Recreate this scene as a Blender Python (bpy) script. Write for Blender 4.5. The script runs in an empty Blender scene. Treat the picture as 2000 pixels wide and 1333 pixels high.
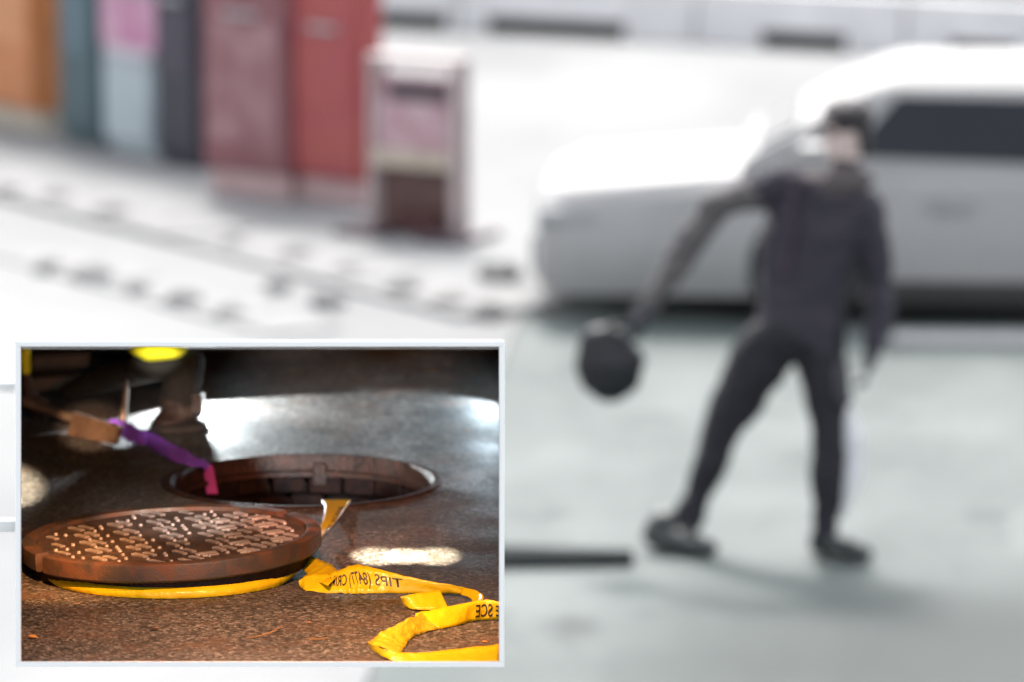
import bpy, bmesh, math, random
from mathutils import Vector, Matrix, noise as mnoise
from mathutils.kdtree import KDTree

random.seed(7)
S = bpy.context.scene
COL = S.collection
R = math.radians

# ------------------------------------------------------------------ camera
PITCH = R(9.516)
F = 10300.0                       # focal length in units of 1/2000 picture width
CAM_H = 4.15                      # lens height above the street
DECK_H = CAM_H - 2.10             # the small raised deck with the open manhole
cam_d = bpy.data.cameras.new("camera")
cam = bpy.data.objects.new("camera", cam_d); COL.objects.link(cam)
cam.location = (0, 0, CAM_H)
cam.rotation_euler = (math.pi / 2 - PITCH, 0, 0)
cam_d.sensor_width = 36.0
cam_d.lens = 36.0 * F / 2000.0
cam_d.clip_start = 0.1; cam_d.clip_end = 2000
cam_d.dof.use_dof = True
cam_d.dof.focus_distance = 9.78
APERTURE = 0.068
cam_d.dof.aperture_fstop = cam_d.lens / 1000.0 / APERTURE
S.camera = cam

# ------------------------------------------------------------------ sky, sun
SUN_EL, SUN_AZ = R(50), math.atan2(-0.09, 0.99)      # behind the street, to the left
world = bpy.data.worlds.new("World"); S.world = world; world.use_nodes = True
wn = world.node_tree.nodes; wl = world.node_tree.links
bgn = wn["Background"]; sky = wn.new("ShaderNodeTexSky")
sky.sky_type = 'NISHITA'; sky.sun_disc = False
sky.sun_elevation = SUN_EL; sky.sun_rotation = SUN_AZ
sky.air_density = 1.0; sky.dust_density = 3.0; sky.ozone_density = 0.6
hs = wn.new("ShaderNodeHueSaturation"); hs.inputs["Saturation"].default_value = 0.22    # thin overcast: nearly grey sky
wl.new(sky.outputs[0], hs.inputs["Color"]); wl.new(hs.outputs[0], bgn.inputs[0]); bgn.inputs[1].default_value = 0.15
sun_d = bpy.data.lights.new("sun", 'SUN'); sun_d.energy = 1.4; sun_d.angle = R(10)
sun_d.color = (1.0, 0.95, 0.90)
sun = bpy.data.objects.new("sun", sun_d); COL.objects.link(sun)
sv = Vector((math.sin(SUN_AZ) * math.cos(SUN_EL), math.cos(SUN_AZ) * math.cos(SUN_EL), math.sin(SUN_EL)))
sun.rotation_euler = (-sv).to_track_quat('-Z', 'Y').to_euler()
S.view_settings.view_transform = 'Standard'; S.view_settings.look = 'None'
S.view_settings.gamma = 1.0; S.view_settings.exposure = 1.55
S.cycles.use_denoising = True
S.cycles.max_bounces = 8
S.cycles.sample_clamp_indirect = 6.0

# ------------------------------------------------------------------ layout helpers
FWD = Vector((0, math.cos(PITCH), -math.sin(PITCH)))
UP = Vector((0, math.sin(PITCH), math.cos(PITCH)))
RIGHT = Vector((1, 0, 0))
CAM = Vector((0, 0, CAM_H))
def ray(px, py): return FWD + RIGHT * ((px - 1000) / F) + UP * ((666.5 - py) / F)
def G(px, py, z=0.0):             # point of the level plane z seen at a picture position
    d = ray(px, py); return CAM + d * ((z - CAM_H) / d.z)
def T(px, py, h=0.0): return G(px, py, DECK_H + h)
def PD(px, py, zc): return CAM + ray(px, py) * zc
def depth(p): return (p - CAM).dot(FWD)

# ------------------------------------------------------------------ materials
MATS = {}
def mat(name, c1, c2=None, rough=0.6, metal=0.0, scale=8.0, detail=6.0, bump=0.0, bscale=60.0, contrast=(0.35, 0.65),
        spec=0.5, coat=0.0, rough2=None):
    if name in MATS: return MATS[name]
    m = bpy.data.materials.new(name); m.use_nodes = True
    n, l = m.node_tree.nodes, m.node_tree.links
    b = n["Principled BSDF"]
    b.inputs["Roughness"].default_value = rough; b.inputs["Metallic"].default_value = metal
    b.inputs["Specular IOR Level"].default_value = spec
    b.inputs["Coat Weight"].default_value = coat
    tc = n.new("ShaderNodeTexCoord")
    if c2 is None: c2 = tuple(v * 0.82 for v in c1)
    nz = n.new("ShaderNodeTexNoise"); nz.inputs["Scale"].default_value = scale; nz.inputs["Detail"].default_value = detail
    nz.inputs["Roughness"].default_value = 0.62
    l.new(tc.outputs["Object"], nz.inputs["Vector"])
    cr = n.new("ShaderNodeValToRGB")
    cr.color_ramp.elements[0].position = contrast[0]; cr.color_ramp.elements[1].position = contrast[1]
    cr.color_ramp.elements[0].color = (*c1, 1); cr.color_ramp.elements[1].color = (*c2, 1)
    l.new(nz.outputs["Fac"], cr.inputs["Fac"]); l.new(cr.outputs["Color"], b.inputs["Base Color"])
    if rough2 is not None:
        mr = n.new("ShaderNodeMapRange"); mr.inputs[3].default_value = rough; mr.inputs[4].default_value = rough2
        mr.inputs[1].default_value = contrast[0]; mr.inputs[2].default_value = contrast[1]
        l.new(nz.outputs["Fac"], mr.inputs[0]); l.new(mr.outputs[0], b.inputs["Roughness"])
    if bump > 0:
        nb = n.new("ShaderNodeTexNoise"); nb.inputs["Scale"].default_value = bscale; nb.inputs["Detail"].default_value = 5
        l.new(tc.outputs["Object"], nb.inputs["Vector"])
        bp = n.new("ShaderNodeBump"); bp.inputs["Strength"].default_value = bump; bp.inputs["Distance"].default_value = 0.01
        l.new(nb.outputs["Fac"], bp.inputs["Height"]); l.new(bp.outputs["Normal"], b.inputs["Normal"])
    MATS[name] = m
    return m

def ground_mat(name, c_lo, c_hi, stain, scale=0.5, stain_lo=0.60, stain_hi=0.72, shade_patch=None):
    m = bpy.data.materials.new(name); m.use_nodes = True
    n, l = m.node_tree.nodes, m.node_tree.links
    b = n["Principled BSDF"]; b.inputs["Roughness"].default_value = 0.8
    tc = n.new("ShaderNodeTexCoord")
    mp = n.new("ShaderNodeMapping"); mp.inputs["Scale"].default_value = (1.0, 0.45, 1.0)
    l.new(tc.outputs["Object"], mp.inputs["Vector"])
    def nz(sc, de, ro=0.55):
        x = n.new("ShaderNodeTexNoise"); x.inputs["Scale"].default_value = sc; x.inputs["Detail"].default_value = de
        x.inputs["Roughness"].default_value = ro; l.new(mp.outputs[0], x.inputs["Vector"]); return x
    def ramp(src, a, bb, ca, cb):
        r = n.new("ShaderNodeValToRGB"); r.color_ramp.elements[0].position = a; r.color_ramp.elements[1].position = bb
        r.color_ramp.elements[0].color = (*ca, 1); r.color_ramp.elements[1].color = (*cb, 1)
        l.new(src, r.inputs["Fac"]); return r
    base = ramp(nz(scale, 4).outputs["Fac"], 0.36, 0.64, c_lo, c_hi)
    st = ramp(nz(scale * 1.7, 6, 0.6).outputs["Fac"], stain_lo, stain_hi, (0, 0, 0), (1, 1, 1))
    mx = n.new("ShaderNodeMix"); mx.data_type = 'RGBA'
    l.new(st.outputs["Color"], mx.inputs["Factor"]); l.new(base.outputs["Color"], mx.inputs["A"])
    mx.inputs["B"].default_value = (*stain, 1)
    gr = ramp(nz(90, 3).outputs["Fac"], 0.3, 0.7, (0.82, 0.82, 0.82), (1.08, 1.08, 1.08))
    mu = n.new("ShaderNodeMix"); mu.data_type = 'RGBA'; mu.blend_type = 'MULTIPLY'; mu.inputs["Factor"].default_value = 1
    l.new(mx.outputs["Result"], mu.inputs["A"]); l.new(gr.outputs["Color"], mu.inputs["B"])
    last = mu.outputs["Result"]
    if shade_patch:                       # shadow of something out of view, painted into the colour with ragged edges
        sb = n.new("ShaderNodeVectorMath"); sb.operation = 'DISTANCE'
        l.new(tc.outputs["Object"], sb.inputs[0]); sb.inputs[1].default_value = shade_patch[0]
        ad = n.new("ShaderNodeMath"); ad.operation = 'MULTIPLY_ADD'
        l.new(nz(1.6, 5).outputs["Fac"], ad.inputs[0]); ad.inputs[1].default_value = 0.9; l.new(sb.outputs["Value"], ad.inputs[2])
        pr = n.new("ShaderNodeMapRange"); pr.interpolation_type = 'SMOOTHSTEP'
        pr.inputs[1].default_value = shade_patch[1] * 0.7; pr.inputs[2].default_value = shade_patch[1] * 1.9; pr.inputs[3].default_value = 0.9; pr.inputs[4].default_value = 0.0
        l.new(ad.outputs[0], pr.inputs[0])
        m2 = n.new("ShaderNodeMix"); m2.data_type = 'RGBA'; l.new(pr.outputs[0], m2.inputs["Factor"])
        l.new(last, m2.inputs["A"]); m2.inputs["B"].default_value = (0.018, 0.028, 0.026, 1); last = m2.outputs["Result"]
    l.new(last, b.inputs["Base Color"])
    bp = n.new("ShaderNodeBump"); bp.inputs["Strength"].default_value = 0.25; bp.inputs["Distance"].default_value = 0.01
    l.new(nz(60, 5).outputs["Fac"], bp.inputs["Height"]); l.new(bp.outputs["Normal"], b.inputs["Normal"])
    return m

def asphalt_mat():
    m = bpy.data.materials.new("wet_asphalt"); m.use_nodes = True
    n, l = m.node_tree.nodes, m.node_tree.links
    b = n["Principled BSDF"]
    tc = n.new("ShaderNodeTexCoord")
    def nz(sc, de, ro=0.55):
        x = n.new("ShaderNodeTexNoise"); x.inputs["Scale"].default_value = sc; x.inputs["Detail"].default_value = de
        x.inputs["Roughness"].default_value = ro; l.new(tc.outputs["Object"], x.inputs["Vector"]); return x
    vo = n.new("ShaderNodeTexVoronoi"); vo.inputs["Scale"].default_value = 165
    l.new(tc.outputs["Object"], vo.inputs["Vector"])
    sep = n.new("ShaderNodeSeparateColor"); l.new(vo.outputs["Color"], sep.inputs[0])
    cr = n.new("ShaderNodeValToRGB"); e = cr.color_ramp.elements
    e[0].position = 0.0; e[0].color = (0.012, 0.011, 0.011, 1)
    e[1].position = 1.0; e[1].color = (0.18, 0.17, 0.165, 1)
    k = e.new(0.40); k.color = (0.040, 0.038, 0.036, 1)
    k = e.new(0.80); k.color = (0.085, 0.08, 0.075, 1)
    l.new(sep.outputs[0], cr.inputs["Fac"])
    big = nz(5, 5); r2 = n.new("ShaderNodeValToRGB")
    r2.color_ramp.elements[0].position = 0.35; r2.color_ramp.elements[0].color = (0.88, 0.86, 0.86, 1)
    r2.color_ramp.elements[1].position = 0.68; r2.color_ramp.elements[1].color = (1.12, 1.08, 1.04, 1)
    l.new(big.outputs["Fac"], r2.inputs["Fac"])
    mu = n.new("ShaderNodeMix"); mu.data_type = 'RGBA'; mu.blend_type = 'MULTIPLY'; mu.inputs["Factor"].default_value = 1
    l.new(cr.outputs["Color"], mu.inputs["A"]); l.new(r2.outputs["Color"], mu.inputs["B"])
    rust = n.new("ShaderNodeValToRGB"); rn = nz(9, 6, 0.65); l.new(rn.outputs["Fac"], rust.inputs["Fac"])
    rust.color_ramp.elements[0].position = 0.50; rust.color_ramp.elements[0].color = (0, 0, 0, 1)
    rust.color_ramp.elements[1].position = 0.78; rust.color_ramp.elements[1].color = (1, 1, 1, 1)
    mx = n.new("ShaderNodeMix"); mx.data_type = 'RGBA'
    l.new(rust.outputs["Color"], mx.inputs["Factor"]); l.new(mu.outputs["Result"], mx.inputs["A"])
    mx.inputs["B"].default_value = (0.075, 0.042, 0.028, 1)
    l.new(mx.outputs["Result"], b.inputs["Base Color"])
    rr = n.new("ShaderNodeMapRange"); rr.inputs[1].default_value = 0.4; rr.inputs[2].default_value = 0.65
    rr.inputs[3].default_value = 0.55; rr.inputs[4].default_value = 0.80
    l.new(big.outputs["Fac"], rr.inputs[0]); l.new(rr.outputs[0], b.inputs["Roughness"])
    bp = n.new("ShaderNodeBump"); bp.inputs["Strength"].default_value = 0.35; bp.inputs["Distance"].default_value = 0.004
    l.new(vo.outputs["Distance"], bp.inputs["Height"])
    bp2 = n.new("ShaderNodeBump"); bp2.inputs["Strength"].default_value = 0.5; bp2.inputs["Distance"].default_value = 0.006
    l.new(nz(70, 4).outputs["Fac"], bp2.inputs["Height"]); l.new(bp.outputs["Normal"], bp2.inputs["Normal"])
    l.new(bp2.outputs["Normal"], b.inputs["Normal"])
    return m

M_ROAD = ground_mat("pale_road", (0.072, 0.092, 0.089), (0.138, 0.160, 0.155), (0.050, 0.064, 0.062), scale=1.1, stain_lo=.56, stain_hi=.68, shade_patch=(G(1950, 1310), 1.35))
M_PAVE = ground_mat("pale_pavement", (0.175, 0.180, 0.184), (0.245, 0.25, 0.252), (0.12, 0.122, 0.126), stain_lo=0.66, stain_hi=0.8)
M_STONE = mat("kerb_stone", (0.27, 0.27, 0.27), (0.21, 0.21, 0.21), rough=0.85, scale=5, bump=0.3)
M_DARKJOINT = mat("joint_dirt", (0.045, 0.045, 0.045), (0.07, 0.07, 0.07), rough=0.95, scale=12, bump=0.4)
M_CONC = mat("white_concrete", (0.70, 0.69, 0.70), (0.60, 0.60, 0.61), rough=0.85, scale=3, bump=0.25)
M_PAINT = mat("road_paint", (0.55, 0.55, 0.55), (0.45, 0.45, 0.45), rough=0.6, scale=9)
M_BRICKWALL = mat("brown_wall", (0.16, 0.075, 0.055), (0.22, 0.11, 0.08), rough=0.9, scale=4, bump=0.3)
M_ASPH = asphalt_mat()
M_FRAME = mat("white_frame_paint", (0.92, 0.92, 0.92), (0.90, 0.90, 0.90), rough=0.5, scale=6)
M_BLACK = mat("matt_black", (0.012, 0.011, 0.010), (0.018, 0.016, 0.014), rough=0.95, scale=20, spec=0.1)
M_IRON = mat("rusty_iron", (0.060, 0.048, 0.043), (0.105, 0.048, 0.028), rough=0.40, rough2=0.7, metal=0.3, scale=20, detail=9, bump=0.15, bscale=300, contrast=(.42, .60))
M_IRON2 = mat("dark_rusty_iron", (0.018, 0.011, 0.008), (0.046, 0.019, 0.012), spec=0.25, rough=0.55, metal=0.3, scale=30, bump=0.5, bscale=120)
M_WORN = mat("worn_iron", (0.33, 0.305, 0.295), (0.16, 0.13, 0.12), rough=0.35, metal=0.1, scale=60, bump=0.1, bscale=200)
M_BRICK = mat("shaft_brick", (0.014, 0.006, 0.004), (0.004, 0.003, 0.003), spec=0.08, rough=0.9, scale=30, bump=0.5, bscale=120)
M_TAPE = mat("yellow_tape", (0.82, 0.66, 0.012), (0.78, 0.56, 0.010), rough=0.28, scale=14, bump=0.35, bscale=55, spec=0.6)
def translucent(m, k):              # thin plastic lets some light through
    n, l = m.node_tree.nodes, m.node_tree.links
    b = n["Principled BSDF"]; out = n["Material Output"]; tr = n.new("ShaderNodeBsdfTranslucent"); mx = n.new("ShaderNodeMixShader")
    mx.inputs[0].default_value = k
    l.new(b.inputs["Base Color"].links[0].from_socket, tr.inputs["Color"])
    l.new(b.outputs[0], mx.inputs[1]); l.new(tr.outputs[0], mx.inputs[2]); l.new(mx.outputs[0], out.inputs["Surface"])
translucent(M_TAPE, .35)
M_INK = mat("black_ink", (0.015, 0.013, 0.012), (0.03, 0.025, 0.02), rough=0.5, scale=80)
M_PURPLE = mat("purple_webbing", (0.26, 0.11, 0.95), (0.34, 0.10, 0.85), rough=0.7, scale=30, bump=0.4, bscale=400)
M_STEEL = mat("brown_steel", (0.20, 0.13, 0.085), (0.12, 0.075, 0.05), rough=0.5, metal=0.5, scale=25, bump=0.25)
M_SPIKE = mat("pale_steel", (0.42, 0.36, 0.32), (0.28, 0.21, 0.17), rough=0.4, metal=0.6, scale=40)
M_DKWOOD = mat("dark_wood", (0.05, 0.035, 0.025), (0.09, 0.06, 0.04), rough=0.7, scale=14, bump=0.2)
M_BOARD = mat("brown_board", (0.11, 0.06, 0.03), (0.07, 0.04, 0.022), rough=0.8, scale=18, bump=0.3)
M_TROUSER = mat("work_trousers", (0.026, 0.024, 0.022), (0.014, 0.014, 0.013), rough=0.9, scale=22, bump=0.5, bscale=45)
M_BOOT = mat("brown_boot", (0.055, 0.034, 0.027), (0.028, 0.020, 0.017), rough=0.6, scale=30, bump=0.4, bscale=70)
M_SOLE = mat("boot_sole", (0.025, 0.023, 0.022), (0.04, 0.035, 0.03), rough=0.85, scale=50, bump=0.3)
M_HIVIS = mat("hivis_yellow", (0.80, 0.74, 0.01), (0.70, 0.66, 0.01), rough=0.75, scale=20, bump=0.3, bscale=80)
M_GLOVE = mat("dark_glove", (0.035, 0.025, 0.022), (0.06, 0.04, 0.035), rough=0.8, scale=40, bump=0.4)
M_LEAF = mat("dry_leaf", (0.45, 0.19, 0.03), (0.30, 0.14, 0.03), rough=0.8, scale=60)
M_TWIG = mat("dry_twig", (0.35, 0.17, 0.05), (0.22, 0.11, 0.04), rough=0.9, scale=40)
M_JACKET = mat("charcoal_jacket", (0.034, 0.029, 0.042), (0.024, 0.021, 0.032), rough=0.85, scale=9, bump=0.5, bscale=14)
M_PANTS = mat("black_trousers", (0.014, 0.013, 0.019), (0.010, 0.010, 0.014), rough=0.85, scale=9, bump=0.4, bscale=16)
M_SHOE = mat("black_shoe", (0.025, 0.03, 0.032), (0.04, 0.045, 0.045), rough=0.5, scale=20)
M_SKIN = mat("skin", (0.62, 0.50, 0.47), (0.56, 0.44, 0.41), rough=0.55, scale=20)
M_HAIR = mat("dark_hair", (0.018, 0.014, 0.018), (0.03, 0.024, 0.028), rough=0.6, scale=60, bump=0.5, bscale=90)
M_SCARF = mat("greyish_scarf", (0.10, 0.085, 0.088), (0.07, 0.06, 0.062), rough=0.9, scale=16, bump=0.4, bscale=60)
M_SLEEVE = mat("grey_sleeve", (0.115, 0.105, 0.105), (0.08, 0.075, 0.08), rough=0.9, scale=14, bump=0.4, bscale=30)
M_BAG = mat("black_bag", (0.007, 0.008, 0.011), (0.014, 0.015, 0.019), spec=0.4, rough=0.5, scale=10, bump=0.5, bscale=25)
M_CAR = mat("white_car_paint", (0.35, 0.345, 0.345), (0.32, 0.315, 0.315), rough=0.5, scale=2, coat=0.0)
M_GLASS = mat("dark_car_glass", (0.012, 0.016, 0.022), (0.015, 0.019, 0.025), rough=0.2, scale=2, spec=0.25)
M_RUBBER = mat("black_rubber", (0.02, 0.02, 0.021), (0.03, 0.03, 0.03), rough=0.8, scale=20)
M_RIM = mat("alloy", (0.45, 0.45, 0.47), (0.4, 0.4, 0.42), rough=0.3, metal=0.8, scale=10)
M_LAMP = mat("car_lamp", (0.34, 0.345, 0.35), (0.30, 0.305, 0.31), rough=0.65, scale=10)
M_STRIP = mat("dark_strip", (0.010, 0.015, 0.016), (0.018, 0.023, 0.024), rough=0.9, scale=7, bump=0.3, spec=0.1)

# ------------------------------------------------------------------ object helpers
def tag(o, label=None, cat=None, group=None, kind=None):
    if label: o["label"] = label
    if cat: o["category"] = cat
    if group: o["group"] = group
    if kind: o["kind"] = kind
    return o
def empty(name, loc, label=None, cat=None, group=None, rotz=0.0):
    o = bpy.data.objects.new(name, None); COL.objects.link(o)
    o.location = loc; o.rotation_euler = (0, 0, rotz); o.empty_display_size = 0.1
    return tag(o, label, cat, group)
def link(name, mesh, m=None, parent=None, world=True):
    o = bpy.data.objects.new(name, mesh); COL.objects.link(o)
    if m is not None and not mesh.materials: mesh.materials.append(m)
    if parent is not None:
        o.parent = parent
        if world:
            bpy.context.view_layer.update()
            o.matrix_parent_inverse = parent.matrix_world.inverted()
    return o
def bm_obj(name, bm, m, parent=None, smooth=False, world=True):
    bmesh.ops.recalc_face_normals(bm, faces=bm.faces)
    me = bpy.data.meshes.new(name); bm.to_mesh(me); bm.free()
    if smooth:
        for p in me.polygons: p.use_smooth = True
        me.set_sharp_from_angle(angle=R(38))
    return link(name, me, m, parent, world)
def box(bm, x0, x1, y0, y1, z0, z1, mx=None, bevel=0.0):
    vs = [bm.verts.new((x, y, z)) for z in (z0, z1) for y in (y0, y1) for x in (x0, x1)]
    if mx is not None:
        for v in vs: v.co = mx @ v.co
    fs = [bm.faces.new([vs[i] for i in q]) for q in ((0, 2, 3, 1), (4, 5, 7, 6), (0, 1, 5, 4), (2, 6, 7, 3), (0, 4, 6, 2), (1, 3, 7, 5))]
    if bevel > 0:
        es = list({e for f in fs for e in f.edges})
        bmesh.ops.bevel(bm, geom=es, offset=bevel, segments=2, affect='EDGES', profile=0.5)
def boxobj(name, dims, m, parent=None, mx=None, bevel=0.0, world=True):
    bm = bmesh.new(); box(bm, *dims, mx=mx, bevel=bevel)
    return bm_obj(name, bm, m, parent, world=world)
def hexa(bm, a, b):               # solid between two quads a (4 points) and b (4 points)
    va = [bm.verts.new(p) for p in a]; vb = [bm.verts.new(p) for p in b]
    bm.faces.new(va); bm.faces.new(vb[::-1])
    for i in range(4):
        j = (i + 1) % 4; bm.faces.new((va[i], vb[i], vb[j], va[j]))
def tube(bm, pts, radii, seg=10, cap=True):
    rings = []
    for i, p in enumerate(pts):
        p = Vector(p)
        t = (Vector(pts[min(i + 1, len(pts) - 1)]) - Vector(pts[max(i - 1, 0)])).normalized()
        a = t.cross(Vector((0, 0, 1)))
        if a.length < 1e-3: a = t.cross(Vector((1, 0, 0)))
        a.normalize(); b = t.cross(a).normalized(); r = radii[i]
        rings.append([bm.verts.new(p + (a * math.cos(k * 2 * math.pi / seg) + b * math.sin(k * 2 * math.pi / seg)) * r) for k in range(seg)])
    for q in range(len(rings) - 1):
        for k in range(seg):
            bm.faces.new((rings[q][k], rings[q][(k + 1) % seg], rings[q + 1][(k + 1) % seg], rings[q + 1][k]))
    if cap: bm.faces.new(rings[0][::-1]); bm.faces.new(rings[-1])
def lathe(bm, prof, a0=0.0, a1=2 * math.pi, seg=64, close=True):   # prof: closed list of (r, z)
    full = abs(a1 - a0 - 2 * math.pi) < 1e-6
    n = seg if full else seg + 1
    rings = [[bm.verts.new((r * math.cos(a0 + (a1 - a0) * k / seg), r * math.sin(a0 + (a1 - a0) * k / seg), z)) for r, z in prof] for k in range(n)]
    m = len(prof)
    for k in range(seg):
        A, B = rings[k], rings[(k + 1) % n]
        for i in range(m if close else m - 1):
            j = (i + 1) % m; bm.faces.new((A[i], A[j], B[j], B[i]))
    if not full and close: bm.faces.new(rings[0]); bm.faces.new(rings[-1][::-1])
def catmull(pts, n):
    out = []; P = [Vector(p) for p in pts]
    for i in range(len(P) - 1):
        p0, p1, p2, p3 = P[max(i - 1, 0)], P[i], P[i + 1], P[min(i + 2, len(P) - 1)]
        for k in range(n):
            t = k / n
            out.append(0.5 * ((2 * p1) + (p2 - p0) * t + (2 * p0 - 5 * p1 + 4 * p2 - p3) * t * t + (3 * p1 - p0 - 3 * p2 + p3) * t ** 3))
    out.append(P[-1]); return out

# ------------------------------------------------------------------ continuous bodies (blended volumes, one surface)
def ell(bm, c, r, mx=None):
    mt = Matrix.Translation(c) @ (mx or Matrix()) @ Matrix.Diagonal((*r, 1))
    bmesh.ops.create_icosphere(bm, subdivisions=2, radius=1.0, matrix=mt)
def blend_body(name, chains, voxel, mats, parent=None, smooth_it=4, folds=0.0):
    """chains: (material index, [(point, radius or (rx,ry,rz)), ...]); all melt into one mesh."""
    bm = bmesh.new(); samples = []
    for mi, ch in chains:
        for i in range(len(ch)):
            p, r = Vector(ch[i][0]), ch[i][1]
            r = Vector(r if hasattr(r, "__len__") else (r, r, r))
            if i == len(ch) - 1:
                ell(bm, p, r); samples.append((p, mi, max(r))); continue
            q, s = Vector(ch[i + 1][0]), ch[i + 1][1]
            s = Vector(s if hasattr(s, "__len__") else (s, s, s))
            n = max(2, int((q - p).length / (0.35 * min(min(r), min(s)))))
            for k in range(n):
                t = k / n; c = p.lerp(q, t); rr = r.lerp(s, t)
                ell(bm, c, rr); samples.append((c, mi, max(rr)))
    me = bpy.data.meshes.new(name + "_src"); bm.to_mesh(me); bm.free()
    tmp = bpy.data.objects.new(name + "_src", me); COL.objects.link(tmp)
    md = tmp.modifiers.new("r", 'REMESH'); md.mode = 'VOXEL'; md.voxel_size = voxel
    sm = tmp.modifiers.new("s", 'SMOOTH'); sm.factor = 0.5; sm.iterations = smooth_it
    dg = bpy.context.evaluated_depsgraph_get()
    out = bpy.data.meshes.new_from_object(tmp.evaluated_get(dg)); out.name = name
    bpy.data.objects.remove(tmp); bpy.data.meshes.remove(me)
    if folds:                       # loose cloth: uneven outline
        for v, nm in zip(out.vertices, [Vector(v.normal) for v in out.vertices]):
            c = v.co; v.co = c + nm * folds * (mnoise.noise(Vector((c.x * 7, c.y * 7, c.z * 11))) + .6 * mnoise.noise(Vector((c.x * 19 + 3, c.y * 19, c.z * 27))))
    out.materials.clear()
    for m in mats: out.materials.append(m)
    kd = KDTree(len(samples))
    for i, (c, mi, r) in enumerate(samples): kd.insert(c, i)
    kd.balance()
    for p in out.polygons:
        best, bi = 1e9, 0
        for co, i, d in kd.find_n(p.center, 6):
            v = d - samples[i][2]
            if v < best: best, bi = v, samples[i][1]
        p.material_index = bi; p.use_smooth = True
    return link(name, out, None, parent)

# =================================================================== SETTING
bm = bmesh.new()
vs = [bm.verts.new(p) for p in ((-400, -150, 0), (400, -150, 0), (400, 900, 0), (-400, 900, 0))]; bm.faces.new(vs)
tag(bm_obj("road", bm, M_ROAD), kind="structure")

# light pavement on the left, a low slab
kA0, kA1 = G(-260, 300), G(1010, 625)
kd_ = (kA1 - kA0).normalized(); kn_ = Vector((kd_.y, -kd_.x, 0)); kn_ = kn_ if kn_.y < 0 else -kn_
bm = bmesh.new()
pav = [Vector((-40, 12, 0)), Vector((-0.9, 12, 0)), G(985, 700), kA1 + Vector((0.02, 0, 0)), G(1140, 578), G(2600, 596), Vector((14, 60, 0)), Vector((-40, 60, 0))]
lo = [bm.verts.new((p.x, p.y, -0.05)) for p in pav]; hi = [bm.verts.new((p.x, p.y, 0.012)) for p in pav]
bm.faces.new(hi); bm.faces.new(lo[::-1])
for i in range(len(pav)):
    j = (i + 1) % len(pav); bm.faces.new((lo[i], lo[j], hi[j], hi[i]))
tag(bm_obj("pavement", bm, M_PAVE), kind="structure")

KERBS = {}
def kerb_row(name, a, b, pitch, gap, w, h, jit):
    L = (b - a).length; d = (b - a).normalized(); nrm = Vector((-d.y, d.x, 0))
    root = empty(name, a); tag(root, kind="structure"); KERBS[name] = root
    mx = Matrix(((d.x, nrm.x, 0, a.x), (d.y, nrm.y, 0, a.y), (0, 0, 1, 0), (0, 0, 0, 1)))
    boxobj("joint_bed", (-0.02, L + 0.02, -w * 0.46, w * 0.46, 0.0, h - 0.012), M_DARKJOINT, root, mx)
    x = 0.0; proto = None
    while x < L:
        ln = pitch - gap + random.uniform(-jit, jit)
        bm = bmesh.new(); box(bm, 0, ln, -w / 2, w / 2, 0.0, h + random.uniform(-0.006, 0.006), bevel=0.012)
        o = bm_obj("kerb_stone", bm, M_STONE, root)
        o.matrix_world = mx @ Matrix.Translation((x, random.uniform(-0.012, 0.012), 0.0))
        x += ln + gap * random.uniform(0.7, 1.4)
kerb_row("kerb", G(-60, 352), G(905, 600), 0.60, 0.03, 0.55, 0.05, 0.05)
kerb_row("gutter_stones", G(40, 500), G(560, 646), 0.62, 0.025, 0.40, 0.03, 0.06)

def cobbles(root, spots, m):
    for (px, py, k) in spots:
        bm = bmesh.new(); ell(bm, G(px, py, .03), (.10 * k, .16 * k, .055 * k))
        for v in bm.verts: v.co += Vector((mnoise.noise(v.co * 9), mnoise.noise(v.co * 9 + Vector((5, 0, 0))), mnoise.noise(v.co * 9 + Vector((0, 7, 0))))) * .02
        bm_obj("cobble", bm, m, root, True)
M_COB = mat("dark_cobble", (0.105, 0.105, 0.106), (0.135, 0.133, 0.13), rough=0.9, scale=10, bump=0.4)
M_COB2 = mat("grey_cobble", (0.15, 0.15, 0.152), (0.17, 0.17, 0.17), rough=0.9, scale=10, bump=0.4)
cobbles(KERBS["kerb"], [(12, 378, 1), (112, 390, .95), (216, 420, 1.15), (335, 438, .7), (455, 478, .8), (575, 502, 1), (680, 534, .9), (785, 570, 1.05), (872, 596, 1.1), (975, 535, 1.2), (955, 612, 1)], M_COB)
cobbles(KERBS["gutter_stones"], [(90, 522, .8), (178, 540, 1.1), (268, 566, .7), (362, 588, 1.0), (446, 612, .7), (540, 560, .7), (640, 590, .9)], M_COB2)

# painted line on the road before the car
bm = bmesh.new()
bm.faces.new([bm.verts.new(p) for p in (G(1742, 668, 0.004), G(2300, 676, 0.004), G(2300, 648, 0.004), G(1745, 645, 0.004))])
tag(bm_obj("painted_line", bm, M_PAINT), kind="structure")

# dark flat strip lying on the road by the man's rear foot
A, B, C_, D_ = G(700, 1116), G(1236, 1108), G(1240, 1096), G(700, 1078)
bm = bmesh.new(); up = Vector((0, 0, 0.045))
hexa(bm, (A, B, C_, D_), [p + up - (p - (A + B + C_ + D_) / 4) * 0.02 for p in (A, B, C_, D_)])
tag(bm_obj("rubber_strip", bm, M_STRIP), "long dark flat strip on the pale road beside the walking man's rear shoe", "strip")

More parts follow.
